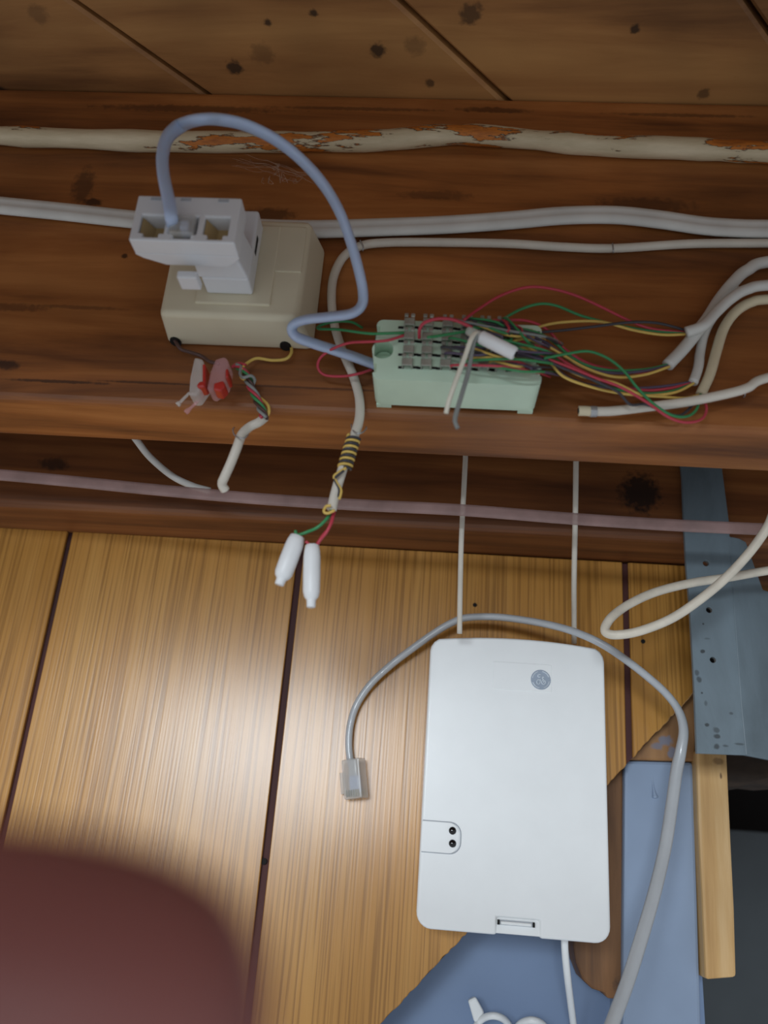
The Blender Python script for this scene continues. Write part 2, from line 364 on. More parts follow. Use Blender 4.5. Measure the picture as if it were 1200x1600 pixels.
for a, b in spacing:
    def e(i, z, s): return (gx(i, z)+s*grooves[i][2])
    zt, zb = CAM.z+.16, Z0
    lz = [(xl, zb), (xl, zt)] if a is None else [(e(a, zb, 1), zb), (e(a, zt, 1), zt)]
    rz = [(xr, zt), (xr, zb)] if b is None else [(e(b, zt, -1), zt), (e(b, zb, -1), zb)]
    poly = [lz[0], lz[1], rz[0], rz[1]]
    # trim to the sloping top edge
    o = []
    s = lambda p: top(p[0])-p[1]
    for i in range(4):
        p, q = poly[i-1], poly[i]; sp, sq = s(p), s(q)
        if (sp >= 0) != (sq >= 0):
            t = sp/(sp-sq); o.append((p[0]+(q[0]-p[0])*t, p[1]+(q[1]-p[1])*t))
        if sq >= 0: o.append(q)
    o = clip_poly(o)
    o2 = []
    for i in range(len(o)):
        p, q = o[i-1], o[i]
        if abs(p[1]-cutz(p[0])) < 1e-7 and abs(q[1]-cutz(q[0])) < 1e-7:
            n_ = max(2, int(abs(p[0]-q[0])/.0011))
            for k in range(1, n_): t = k/n_; o2.append((p[0]+(q[0]-p[0])*t, p[1]+(q[1]-p[1])*t+random.uniform(-.0003, .0007)))
        o2.append(q)
    o = o2
    mk('panel', *prism([Vector((x, YW, z)) for x, z in o], (0, .0022, 0)), M['ply'], wall, bevel=.0003, seg=1)
for (x, y, Y, r) in ((742, 945, YW, 3.2), (1005, 1002, YW, 3.4), (412, 1346, YW+.0016, 5), (109, 858, YW+.0016, 3)):
    c = P(x, y, Y-.0005); mk('nail', *prism(circ(c, mm(r, c), 10), (0, .002, 0)), M['dark'], wall)

# behind the saw cut: lower painted panel, old wood, post, raw strip, dark space to the right
def quad(name, px, Y, th, mat, bev=.0008, parent=None):
    return mk(name, *prism(PP([(x, y, Y) for x, y in px]), (0, th, 0)), mat, parent, bevel=bev)
x0 = xl; x1 = P(1090, 1400, YW+.034).x
struct(mk('wall_lower', *box(x0, x1, YW+.034, YW+.05, CAM.z-.62, P(980, 1040, YW+.034).z), M['bluep']))
tag(quad('wood_block', [(940, 1090), (1086, 1070), (1087, 1190), (940, 1186)], YW+.009, .018, M['tri'], .001), 'brown triangle of old wood above the blue painted post', 'wood')
tag(quad('wood_trim', [(902, 1180), (973, 1196), (974, 1400), (973, 1562), (948, 1560), (946, 1552), (925, 1545), (910, 1530), (900, 1505), (896, 1480), (896, 1300)], YW+.014, .016, M['old'], .0012), 'worn brown wood strip with chipped blue paint and rounded end', 'wood')
post = tag(quad('painted_post', [(976, 1188), (1083, 1191), (1090, 1400), (1118, 2350), (968, 2350), (974, 1400)], YW+.010, .035, M['blue'], .0014), 'blue grey painted post behind the hanging grey cord', 'post')
c = P(1024, 1243, YW+.0095)
mk('paint_drip', *tube(smooth_path([P(1018, 1205, YW+.0105), P(1020, 1225, YW+.0102), P(1022, 1238, YW+.0100), P(1024, 1248, YW+.0103)], 8), mm(6, c), 12, rf=lambda t: max(.12, (.25+.9*t**3)*(1 if t < .85 else math.sqrt(max(0, 1-((t-.85)/.15)**2))))), M['blue'], post, smooth=True)
tag(quad('wood_strip', [(1088, 1172), (1136, 1172), (1142, 1300), (1148, 1420), (1151, 1527), (1103, 1531), (1097, 1400), (1091, 1280)], YW+.004, .026, M['raw'], .0012), 'pale raw wood strip hanging below the grey steel angle', 'wood')
# dim space right of the strip: its darkness is put into a black wall
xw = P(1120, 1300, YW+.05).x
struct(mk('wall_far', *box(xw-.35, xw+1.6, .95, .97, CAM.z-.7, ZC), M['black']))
zt = P(1180, 1300, .80).z
struct(mk('wall_right', *box(xw-.30, xw+1.6, .80, .84, CAM.z-.7, zt), M['conc']))
rb = [(1128, 1150), (1290, 1150), (1290, 1222), (1240, 1226), (1205, 1222), (1185, 1227), (1160, 1230), (1132, 1229)]
tag(quad('rough_block', rb, YW+.02, .05, M['rough'], .002), 'dark rough wooden block end below the steel angle at right', 'wood')

# ================================================================ steel angle
YS = YP-.003
lf = [(1060, 690), (1066, 745), (1068, 800), (1072, 880), (1078, 950), (1082, 1020), (1086, 1100), (1089, 1177), (1166, 1180), (1158, 1100), (1152, 1020), (1147, 950), (1142, 880), (1139, 815), (1128, 730), (1124, 690)]
root = thing('steel_angle', 'blue grey painted steel angle with punched holes at right', 'bracket', P(1125, 1178, YS))
hs = []
for (x, y) in ((1103, 880), (1108, 953), (1114, 1031)):
    c = P(x, y, YS); hs.append(circ(c, mm(4.6, c), 14))
mk('front_flange', *prism(PP([(x, y, YS) for x, y in lf]), (0, .0022, 0), hs), M['metal'], root, bevel=.0003, seg=1)
# the side flange bends backwards from the ridge
rg = [(1166, 1180), (1158, 1100), (1152, 1020), (1147, 950), (1142, 880), (1140, 838)]
rp_ = [P(x, y, YS) for x, y in rg]
bend = Vector((.93, .36, 0)).normalized()
q = [rp_[0], rp_[0]+bend*.05+Vector((0, 0, -.003)), rp_[0]+bend*.09+Vector((0, 0, .003)), rp_[0]+bend*.09+Vector((0, 0, .06))]
qq = [rp_[3]+bend*.016+Vector((0, 0, .0105)), rp_[5]+bend*.0085+Vector((0, 0, -.001)), rp_[5]+bend*.005]
poly = q+[rp_[2]+bend*.05+Vector((0, 0, .026))]+qq+rp_[::-1][:-1]
mk('side_flange', *prism(poly, bend.cross(Vector((0, 0, 1)))*-.0022), M['metal'], root, bevel=.0003, seg=1)

# ================================================================ cables on the joist
yc = YF-.0038
r_ = random.Random(3)
lump = [r_.uniform(.9, 1.12) for _ in range(40)]
def lumpf(t):
    i = t*38; k = int(i); return lump[k]+(lump[k+1]-lump[k])*(i-k)
cable('painted_cable', [(-240, 208, yc), (-60, 211, yc), (0, 212, yc), (100, 216, yc), (250, 221, yc), (400, 222, yc), (500, 221, yc), (600, 219, yc), (690, 211, yc), (760, 212, yc), (840, 219, yc), (950, 228, yc), (1050, 231, yc), (1130, 235, yc), (1210, 239, yc), (1400, 246, yc)],
      31, M['peel'], None, 'thick cream cable with cracked paint and orange patches along the joist top', 'cable', n=14, sub=12, rf=lumpf)
# flat twin cable
yt = YF-.0026
tw = []
for i in range(24):
    a = 2*math.pi*i/24; c_, s_ = math.cos(a), math.sin(a)
    tw.append((.52*s_*(1-.32*math.exp(-(c_/.22)**2)), 1.0*c_))
tw = [(y, x) for (y, x) in tw]
cable('flat_cable', [(-240, 296, yt), (-60, 314, yt), (0, 321, yt), (100, 331, yt), (200, 342, yt), (300, 351, yt), (400, 356, yt), (490, 358, yt), (600, 355, yt), (700, 351, yt), (800, 344, yt), (880, 337, yt), (960, 336, yt), (1030, 343, yt), (1100, 353, yt), (1160, 357, yt), (1220, 358, yt), (1400, 360, yt)],
      33, M['wgrey'], None, 'white flat twin cable running behind the beige jack', 'cable', sub=10, prof=tw, up0=(0, -1, 0))
# thin cable: along the joist, down past the block, wrapped end with two sleeves
yn = YF-.0022
t1 = [(1400, 378, yn), (1210, 380, yn), (1080, 381, yn), (960, 388, yn), (880, 386, yn), (800, 381, yn), (700, 379, yn), (610, 379, yn), (565, 384, yn), (538, 400, yn), (522, 430, yn), (518, 465, yn), (522, 505, yn), (534, 545, yn), (551, 585, yn), (561, 620, yn), (562, 650, yn-.001), (556, 674, yn-.002), (544, 705, yn-.002), (533, 740, yn-.001), (524, 770, yn), (518, 797, yn)]
drop = thing('stripped_cable', 'thin white cable bound with yellow and black wire, ending in two white sleeves', 'cable', P(518, 950, yn))
pth = beyond(t1); RC = mm(15, P(556, 660, yn))/2
mk('sheath', *tube(pth, RC, 10), M['wcab'], drop, smooth=True)
def helix(a, b, turns, r, ph, n=16):
    ax = (b-a); L_ = ax.length; ax.normalize(); u = ax.orthogonal().normalized(); w_ = ax.cross(u); out = []
    N_ = int(turns*n)
    for i in range(N_+1):
        t = i/N_; an = 2*math.pi*turns*t+ph; out.append(a+ax*(L_*t)+u*(r*math.cos(an))+w_*(r*math.sin(an)))
    return out
A_, B_ = P(553, 683, yn-.002), P(538, 733, yn-.0015)
rw = mm(4.6, A_)/2
mk('yellow_wrap', *tube(helix(A_, B_, 5.4, RC+rw, 0), rw, 6), M['yellow'], drop, smooth=True)
mk('black_wrap', *tube(helix(A_, B_, 5.4, RC+rw, 3.0), rw*.95, 6), M['blackw'], drop, smooth=True)
for m_, pts in (('yellow', [(541, 731), (528, 739), (522, 745), (527, 756), (533, 766), (530, 780)]), ('blackw', [(537, 735), (524, 746), (524, 752), (530, 764), (529, 777)])):
    mk('loose_turn', *tube(smooth_path([P(x, y, yn-.004) for x, y in pts], 6), rw, 6), M[m_], drop, smooth=True)
mk('end_loop', *tube(smooth_path([P(x, y, yn-.003) for x, y in ((523, 797), (512, 802), (506, 799), (510, 791), (517, 790))], 6), rw, 6), M['yellow'], drop, smooth=True)
cable('green_core', [(518, 797, yn), (511, 810, yn-.001), (496, 824, yn-.001), (478, 832, yn), (464, 838, yn), (458, 850, yn)], 5.5, M['green'], drop, n=8)
cable('green_tail', [(466, 838, yn), (462, 832, yn), (462, 829, yn)], 5, M['green'], drop, n=8)
cable('red_core', [(521, 797, yn), (519, 812, yn-.001), (511, 830, yn-.001), (500, 844, yn), (492, 858, yn)], 5.5, M['red'], drop, n=8)
cable('red_core', [(523, 797, yn+.001), (517, 820, yn), (503, 838, yn+.001), (495, 850, yn+.001)], 4.5, M['red'], drop, n=8)
cable('red_tail', [(489, 862, yn), (484, 852, yn), (478, 846, yn)], 5, M['red'], drop, n=8)
def sleeve(a, b, wpx):
    pa, pb = P(*a), P(*b); d = pb-pa; L_ = [(0, .72), (.008, .80), (.1, .92), (.2, .98), (.5, 1.0), (.76, .96), (.84, .80), (.88, .56), (.9, .52), (.99, .5), (1, .44)]
    v, f = [], []
    path = [pa+d*t for t, _ in L_]; fs = [k for _, k in L_]
    it = iter(fs)
    return mk('sleeve', *tube(path, mm(wpx, pa)/2, 14, rf=lambda t: next(it)), M['crimp'], drop, smooth=True)
sleeve((465, 838, yn), (436, 914, yn), 29); sleeve((488, 852, yn), (486, 949, yn), 27)

# staples
def staple(label, pts, grp='cable staples on the joist', wpx=2.6):
    p = smooth_path(PP(pts), 6); tag(mk('staple', *tube(p, mm(wpx, p[0])/2, 6), M['steel'], smooth=True), label, 'staple', grp)
staple('bright staple over the thin cable right of centre on the joist', [(957, 380, YF), (957, 381, YF-.0048), (958, 388, YF-.0056), (958, 394, YF-.0048), (958, 395, YF)])
staple('small staple where the thin cable bends behind the blue cord', [(563, 375, YF), (563, 377, YF-.0052), (567, 384, YF-.0056), (567, 391, YF-.0048), (567, 392, YF)])
staple('wire staple around the thin cable just above its yellow binding', [(549, 663, YF), (549, 666, YF-.002), (551, 672, YF-.005), (558, 677, YF-.0078), (566, 676, YF-.0068), (572, 670, YF-.002), (572, 667, YF)])
staple('wire staple around the short white cable below the red splices', [(366, 668, YF), (364, 671, YF-.002), (366, 679, YF-.005), (374, 684, YF-.0085), (383, 684, YF-.0075), (388, 679, YF-.002), (388, 677, YF)])
staple('wire staple on the open-ended white tube cable at right', [(1160, 604, YF), (1162, 606, YF-.004), (1164, 611, YF-.0062), (1164, 617, YF-.005), (1162, 621, YF)])

# ================================================================ beige jack and adapter
JF = .2320
bz1 = P(360, 340, JF).z; bz0 = P(350, 494, JF).z
bx0 = P(247, 492, JF).x; bx1 = P(466, 496, JF).x
JO = Vector(((bx0+bx1)/2, YF, bz0))
jack = thing('phone_jack', 'beige surface telephone jack fixed to the joist', 'phone jack', JO)
dx, dz = .0016, .0012
# body: drafted block; black discs stand in for two shaded cable notches
def jack_body():
    y0, y1 = JF, YF-.0002
    fr = [Vector((bx0, y0, bz0)), Vector((bx1, y0, bz0)), Vector((bx1, y0, bz1)), Vector((bx0, y0, bz1))]
    bk = [Vector((bx0-dx, y1, bz0-dz)), Vector((bx1+dx*2.2, y1, bz0-dz)), Vector((bx1+dx*2.2, y1, bz1+dz)), Vector((bx0-dx, y1, bz1+dz))]
    return hexa(fr, bk)
mk('body', *jack_body(), M['beige'], jack, bevel=.0022, seg=3, smooth=True)
for (x, y) in ((274, 532), (446, 538)):
    c = P(x, y, YF-.0035); c.z = bz0-dz*.9
    n_ = 12; ring = [Vector((c.x+.0020*math.cos(2*math.pi*i/n_), YF-.0030+.0026*math.sin(2*math.pi*i/n_), c.z-.0004)) for i in range(n_)]
    mk('cable_notch', *prism(ring, (0, 0, .003)), M['dark'], jack)
# raised socket field and rib on the face
fx0, fx1 = P(303, 480, JF).x, P(392, 478, JF).x; fz0, fz1 = P(350, 476, JF).z, P(350, 352, JF).z
mk('socket_field', *box(fx0, fx1+.0065, JF-.0007, JF+.001, fz0, fz1), M['beige'], jack, bevel=.0005)
mk('socket_step', *box(fx0+.006, fx1+.0155, JF-.0004, JF+.001, fz0+.014, fz1), M['beige'], jack, bevel=.0003)

# adapter
AF = .2005; CF = .1925
az1 = P(290, 307, AF).z; az0 = P(285, 377, AF).z
ax0 = P(201, 372, AF).x; ax1 = P(366, 380, AF).x
AB = AF+.0115
adp = thing('jack_splitter', 'white three-outlet telephone splitter plugged into the beige jack', 'splitter', ((ax0+ax1)/2, AB, az0))
W_ = ax1-ax0
holes = []; hx = [(.075, .315), (.36, .625), (.685, .925)]
hz0, hz1 = az0+(az1-az0)*.07, az0+(az1-az0)*.56
for a, b in hx:
    xa, xb = ax0+W_*a, ax0+W_*b; s_ = .0016
    holes.append([Vector(p) for p in ((xa+s_, AF, hz0), (xb-s_, AF, hz0), (xb-s_, AF, hz0+.0016), (xb, AF, hz0+.0016), (xb, AF, hz1), (xa, AF, hz1), (xa, AF, hz0+.0016), (xa+s_, AF, hz0+.0016))])
mk('front', *prism([Vector(p) for p in ((ax0, AF, az0), (ax1, AF, az0), (ax1, AF, az1), (ax0, AF, az1))], (0, .0065, 0), holes), M['adapter'], adp, bevel=.0005)
# housing behind: tapers to the plug
cx = .0065
outl = [(ax0, AF+.0064), (ax1, AF+.0064), (ax1, AF+.0075), (ax1-.0042, AB), (ax0+.0085, AB), (ax0+.002, AF+.0085), (ax0, AF+.0068)]
mk('housing', *prism([Vector((x, y, az0)) for x, y in outl], (0, 0, az1-az0)), M['adapter'], adp, bevel=.0006)
for a, b in hx:
    xa, xb = ax0+W_*a, ax0+W_*b
    mk('socket', *box(xa, xb, AF+.0060, AF+.0064, hz0, hz1), M['tan'], adp)
    mk('socket_wall', *prism([Vector((xa+.0002, AF+.001, hz1-.0002)), Vector((xa+.0006, AF+.0060, hz1-.0002)), Vector((xa+(xb-xa)*.35, AF+.0060, hz1-.0002))], (0, 0, -(hz1-hz0)*.96)), M['tan'], adp)
for a in (.13, .42, .78):                    # slots above the outlets
    xa = ax0+W_*a; zz = az1-(az1-az0)*.11
    mk('slot', *box(xa, xa+W_*.1, AF-.00015, AF+.001, zz, zz+.0011), M['seam'], adp)
# plug block between housing and jack, with latch
px0, px1 = P(296, 440, AB+.004).x, P(396, 440, JF-.003).x
pz0 = P(350, 450, JF-.004).z; pz1 = az1
mk('plug_block', *prism([Vector((px0, AB-.004, pz0+.0008)), Vector((px1-.003, AB-.004, pz0+.0008)), Vector((px1, JF-.009, pz0)), Vector((px0, JF-.009, pz0))], (0, 0, pz1-pz0-.001)), M['adapter'], adp, bevel=.0008)
fz = P(395, 346, JF-.004).z
mk('plug_flange', *box(px0+.001, px1, JF-.0095, JF-.0008, pz0-.0002, fz), M['adapter'], adp, bevel=.0008)
c = P(389, 384, JF-.006)
mk('side_slot', *box(px1-.0006, px1+.0001, JF-.0072, JF-.0052, c.z-.0035, c.z+.0035), M['dark'], adp)
la, lb = P(281, 432, AB+.001), P(313, 432, AB+.001)
mk('latch', *box(la.x, lb.x, AB-.002, AB+.0045, P(297, 440, AB).z, P(297, 429, AB).z), M['adapter'], adp, bevel=.0006)

# blue grey cord with its plug in the middle outlet
cxm = ax0+W_*(.36+.625)/2
crd = thing('telephone_cable', 'translucent blue grey cord looping from the splitter to the terminal block', 'cord', P(470, 540, .236))
mk('plug', *box(cxm-W_*.115, cxm+W_*.115, AF-.0016, AF+.0058, hz0+.0008, hz1-.0006), M['clear'], crd, bevel=.0005)
mk('plug_core', *box(cxm-W_*.03, cxm+W_*.05, AF-.0008, AF+.005, hz0+.003, hz1-.002), M['bcord'], crd, bevel=.0006)
cp = [(270, 357, AF+.004), (268, 342, AF-.003), (264, 315, AF-.0045), (256, 275, AF-.005), (254, 244, AF-.005), (262, 215, AF-.004), (283, 196, AF-.002), (312, 187, CF+.001), (345, 187, CF+.004), (385, 196, CF+.007), (430, 218, CF+.010), (470, 249, CF+.013), (505, 288, CF+.016), (530, 330, CF+.019), (547, 375, CF+.023), (560, 420, CF+.027), (567, 455, CF+.031), (565, 477, CF+.033), (549, 490, CF+.034), (515, 495, CF+.035), (480, 499, CF+.037), (462, 505, CF+.039), (456, 514, CF+.0405), (463, 526, CF+.042), (488, 536, CF+.045), (525, 548, CF+.048), (560, 560, CF+.0505), (592, 572, CF+.053)]
mk('cord', *tube(smooth_path(PP(cp), 10), .0026, prof=ELL(1, .62), up0=(1, 0, .2), rf=lambda t: .72+.28*min(1, t*6), twist=lambda t: 1.5*min(1, t*5)), M['bcord'], crd, smooth=True)

# ================================================================ wires and splices under the jack
yb = YF-.003
spl = thing('spliced_cable', 'short white cable with twisted coloured wires below the beige jack', 'cable', P(380, 768, yb))
cable('sheath', [(414, 652, yb), (404, 660, yb-.001), (390, 667, yb-.001), (378, 679, yb-.002), (370, 700, yb-.002), (360, 725, yb-.001), (351, 745, yb), (347, 756, yb+.002), (352, 766, yb+.004)], 15, M['wcab'], spl)
cable('yellow_core', [(455, 540, YF-.002), (455, 552, YF-.003), (446, 561, YF-.003), (425, 563, YF-.002), (402, 560, YF-.003), (388, 566, YF-.004), (378, 576, YF-.006), (376, 588, YF-.006), (384, 594, YF-.005), (395, 600, YF-.003)], 5, M['yellow'], spl, n=8)
cable('yellow_core', [(404, 620, yb), (412, 626, yb), (419, 634, yb-.001), (420, 645, yb-.001), (415, 653, yb)], 5, M['yellow'], spl, n=8)
cable('brown_core', [(273, 531, YF-.004), (282, 545, YF-.004), (296, 550, YF-.003), (314, 556, YF-.002), (328, 565, YF-.003), (342, 568, YF-.004)], 6, M['brown'], spl, n=8)
for nm, m_, ph, w_ in (('brown_core', 'brown', 0, 5), ('green_core', 'green', 1.6, 5), ('red_core', 'red', 3.1, 5), ('grey_core', 'greyw', 4.6, 5.5)):
    base = [(370, 572), (378, 578), (386, 589), (391, 602), (398, 616), (404, 630), (410, 643), (413, 654)]
    pts = []
    sm = smooth_path(PP([(x, y, YF-.005) for x, y in base]), 6)
    for i, p in enumerate(sm):
        a = ph+i*.32; pts.append(p+Vector((math.cos(a)*.0011, math.sin(a)*.0011, 0)))
    mk(nm, *tube(pts, mm(w_, sm[0])/2, 6), M[m_], spl, smooth=True)
cable('grey_core', [(377, 573, YF-.006), (375, 584, YF-.007), (380, 590, YF-.008), (392, 587, YF-.008), (398, 594, YF-.006), (394, 604, YF-.004)], 5, M['greyw'], spl, n=8)
cable('red_core', [(362, 574, YF-.005), (372, 568, YF-.005), (384, 570, YF-.006)], 4.5, M['red'], spl, n=8)
def splice(label, body, button, button2, tail, bm_, tm_):
    r0 = thing('gel_splice', label, 'splice', P(body[2][0], body[2][1], YF-.004), 'gel splices under the jack')
    mk('case', *prism([P(x, y, YF-.0125) for x, y in body], (0, .008, 0)), M[bm_], r0, bevel=.001)
    mk('button', *prism([P(x, y, YF-.0135) for x, y in button], (0, .007, 0)), M['redgel'], r0, bevel=.0006)
    mk('button_foot', *prism([P(x, y, YF-.0138) for x, y in button2], (0, .006, 0)), M['redgel'], r0, bevel=.0006)
    cable('tail', [(x, y, YF-.008) for x, y in tail], 7, M[tm_], r0, n=8, rf=lambda t: .7+.5*(1 if t > .85 else 0))
splice('clear gel splice with a red button, leftmost of the pair', [(303, 557), (317, 560), (321, 598), (307, 618), (294, 617), (296, 590)], [(316, 568), (321, 568), (321, 600), (316, 600)], [(306, 602), (312, 595), (320, 595), (320, 604), (310, 605)], [(296, 614), (288, 622), (277, 633)], 'clear', 'clear')
splice('pink gel splice with a red foot, right of the clear one', [(336, 560), (352, 556), (358, 566), (352, 596), (330, 612), (322, 606), (328, 580)], [(352, 577), (356, 575), (357, 588), (352, 591)], [(334, 598), (349, 594), (352, 602), (344, 611), (333, 609)], [(325, 610), (308, 628), (290, 645)], 'pinkclear', 'pinkclear')

# ================================================================ terminal block
TF = .2315                                   # its face
def tb(x, y): return P(x, y, TF)
bl, br = tb(581, 594), tb(846, 602)
tz1 = tb(586, 499).z; tz0 = (bl.z+br.z)/2
tx0, tx1 = bl.x, br.x
blk = thing('terminal_block', 'mint green telephone terminal block crowded with wires', 'terminal block', ((tx0+tx1)/2, YF, tz0))
H_ = tz1-tz0; L_ = tx1-tx0
cr_ = .0022
def arc(cx_, cz_, r, a0, a1, n=8): return [Vector((cx_+r*math.cos(math.radians(a0+(a1-a0)*i/n)), TF, cz_+r*math.sin(math.radians(a0+(a1-a0)*i/n)))) for i in range(n+1)]
mid = tz0+H_*.5
outl = []
outl += arc(tx0+cr_, tz0+cr_, cr_, 180, 270, 4)+arc(tx1-cr_, tz0+cr_, cr_, 270, 360, 4)
outl += [Vector((tx1, TF, tz0+H_*.16)), Vector((tx1-.001, TF, tz0+H_*.17)), Vector((tx1-.001, TF, tz0+H_*.27)), Vector((tx1, TF, tz0+H_*.28))]
outl += arc(tx1-.002, tz0+H_*.36-.002, .002, 0, 90, 4)
outl += arc(tx1-.0078, mid, .0042, 250, 110, 8)
outl += arc(tx1-.002, tz0+H_*.64+.002, .002, 270, 360, 4)+arc(tx1-cr_, tz1-cr_, cr_, 0, 90, 4)+arc(tx0+cr_, tz1-cr_, cr_, 90, 180, 4)
outl += [Vector((tx0, TF, tz1-H_*.10)), Vector((tx0+.0013, TF, tz1-H_*.11)), Vector((tx0+.0013, TF, tz1-H_*.25)), Vector((tx0, TF, tz1-H_*.26)), Vector((tx0, TF, tz0+H_*.27)), Vector((tx0+.0011, TF, tz0+H_*.26)), Vector((tx0+.0011, TF, tz0+H_*.12)), Vector((tx0, TF, tz0+H_*.11))]
hc = tb(598, 546)
mk('body', *prism(outl, (0, YF-.002-TF, 0), [circ(hc, .0035, 16)]), M['mint'], blk, bevel=.0007)
mk('screw', *prism(circ(Vector((hc.x, TF+.006, hc.z)), .0034, 14), (0, .004, 0)), M['mint'], blk, bevel=.0008)
for xa in (tx0+.0006, tx1-.0056):
    mk('foot', *box(xa, xa+.005, YF-.0021, YF, tz0, tz0+.006), M['mint'], blk)
# clips: rows of folded tin, all one mesh shape
def clip_mesh(c):
    w_, h_ = .0034, .0040
    def pl(xa, xb, za, zb, ya, yb): return box(c.x+xa, c.x+xb, ya, yb, c.z+za, c.z+zb)
    return join(pl(-w_/2, w_/2, -h_/2, h_/2-.0013, TF-.0026, TF-.0021), pl(-w_/2, -.0004, h_/2-.0013, h_/2, TF-.0032, TF-.0025), pl(.0004, w_/2, h_/2-.0013, h_/2, TF-.0032, TF-.0025),
                pl(-w_/2, -w_/2+.0005, -h_/2, h_/2-.0013, TF-.0022, TF+.0008), pl(w_/2-.0005, w_/2, -h_/2, h_/2-.0013, TF-.0022, TF+.0008))
proto = None
cols = [638, 667.5, 697.5, 727, 756, 783]
rows = [506, 527.5, 548.5, 568.5]
for j, y in enumerate(rows):
    for i, x in enumerate(cols):
        c = tb(x-(j-2)*.8*1.2+random.uniform(-.8, .8), y+i*.9)
        if proto is None:
            proto = mk('clip', *clip_mesh(c), M['clip'], blk, bevel=.0002, seg=1); pc = c
            me = proto.data
        else:
            o = proto.copy(); COL.objects.link(o); o.parent = blk; WL[o] = WL[blk]
            o.location = c-pc
        for s_ in (-1, 1):
            p = tb(x+s_*11.5, y+6+i*.9)
            mk('slot', *box(p.x-.0009, p.x+.0009, TF-.0001, TF+.0005, p.z-.0004, p.z+.0005), M['dark'], blk)

# ================================================================ cables at the right with their cores
yr = YF-.004
def fan(name, label, sheath, wpx, mat, wires):
    r0 = thing(name, label, 'cable', P(*sheath[-1]), 'sheathed cables feeding the terminal block')
    cable('sheath', sheath, wpx, M[mat], r0)
    for nm, m_, pts in wires: cable(nm, pts, 4.6, M[m_], r0, n=7, sub=6)
    return r0
def yl(pts, ya, yb_):                        # depths run evenly from the sheath to the block
    n = len(pts); return [(x, y, ya+(yb_-ya)*i/(n-1)) for i, (x, y) in enumerate(pts)]
TW = TF-.004
fan('station_cable', 'white cable whose wires arc highest over the terminal block', [(1400, 438, yr-.005), (1210, 445, yr-.005), (1168, 452, yr-.005), (1143, 466, yr-.005), (1121, 486, yr-.005), (1099, 509, yr-.006), (1072, 519, yr-.005)], 17, 'wgrey', [
    ('black_core', 'blackw', yl([(1076, 518), (1050, 510), (1020, 504), (980, 504), (930, 510), (880, 516), (830, 521), (795, 530), (770, 545)], yr-.003, TW)),
    ('red_core', 'red', yl([(1076, 520), (1020, 514), (985, 502), (940, 480), (900, 462), (860, 451), (822, 449), (780, 463), (745, 485), (725, 500)], yr-.003, TW-.003)),
    ('green_core', 'green', yl([(1076, 521), (1015, 517), (965, 508), (910, 494), (870, 478), (842, 475), (812, 484), (780, 501), (740, 515), (690, 524), (668, 527)], yr-.003, TW-.004)),
    ('yellow_core', 'yellow', yl([(1076, 522), (1035, 523), (990, 516), (940, 503), (885, 503), (845, 510), (810, 526), (788, 535), (760, 545)], yr-.003, TW-.001))])
fan('station_cable', 'thick white cable curving in from the upper right edge', [(1400, 398, yr-.002), (1210, 408, yr), (1168, 422, yr), (1146, 441, yr), (1124, 468, yr), (1105, 498, yr-.001), (1089, 519, yr-.002), (1067, 546, yr-.002), (1043, 571, yr-.002)], 19, 'wgrey', [
    ('black_core', 'purple', yl([(1046, 570), (1010, 579), (960, 583), (912, 574), (880, 555), (845, 531), (800, 522), (740, 530)], yr-.002, TW-.001)),
    ('green_core', 'green', yl([(1046, 569), (1010, 577), (960, 579), (920, 572), (890, 556), (862, 532), (830, 517), (790, 513), (730, 512)], yr-.002, TW-.001)),
    ('red_core', 'red', yl([(1046, 572), (1005, 582), (955, 577), (915, 566), (880, 543), (858, 518), (830, 503), (795, 500), (735, 503)], yr-.001, TW)),
    ('yellow_core', 'yellow', yl([(1046, 573), (1005, 586), (960, 589), (915, 575), (880, 555), (850, 539), (815, 530), (775, 545)], yr-.003, TW-.002))])
fan('station_cable', 'short white cable end pointing down below the other two', [(1150, 450, yr+.001), (1118, 490, yr+.001), (1101, 520, yr+.001), (1094, 550, yr+.001), (1091, 574, yr), (1083, 598, yr-.001)], 15, 'wgrey', [
    ('black_core', 'purple', yl([(1084, 596), (1050, 602), (1010, 606), (960, 606), (915, 600), (880, 585), (852, 560), (800, 553), (750, 560)], yr, TW)),
    ('red_core', 'red', yl([(1084, 597), (1050, 606), (1010, 610), (970, 604), (930, 590), (890, 570), (850, 545), (800, 530)], yr, TW+.001)),
    ('green_core', 'green', yl([(1084, 598), (1055, 610), (1020, 615), (975, 611), (935, 598), (895, 574), (855, 548), (815, 535), (770, 555)], yr, TW)),
    ('yellow_core', 'yellow', yl([(1084, 599), (1055, 613), (1010, 618), (960, 613), (915, 602), (880, 588), (858, 566), (825, 545), (790, 548)], yr-.001, TW-.001))])
fan('station_cable', 'cream cable bending down behind the open-ended white tube', [(1400, 455, yr), (1210, 467, yr), (1175, 472, yr), (1150, 487, yr), (1131, 513, yr), (1119, 550, yr), (1109, 585, yr), (1095, 616, yr+.001)], 16, 'cream', [
    ('green_core', 'green', yl([(1095, 616), (1088, 640), (1072, 651), (1048, 648), (1020, 630), (995, 605), (975, 580), (950, 560), (920, 549), (890, 552), (850, 560)], yr, TW)),
    ('red_core', 'red', yl([(1096, 618), (1104, 638), (1096, 655), (1072, 660), (1045, 652), (1010, 628), (970, 605), (930, 590), (880, 570), (820, 548)], yr, TW)),
    ('black_core', 'blackw', yl([(1094, 618), (1070, 645), (1050, 648), (1010, 632), (985, 632), (965, 612), (930, 595), (880, 575), (830, 552)], yr+.001, TW)),
    ('yellow_core', 'yellow', yl([(1093, 617), (1070, 622), (1035, 620), (1000, 616), (960, 598), (910, 588), (870, 568), (820, 540)], yr+.001, TW))])
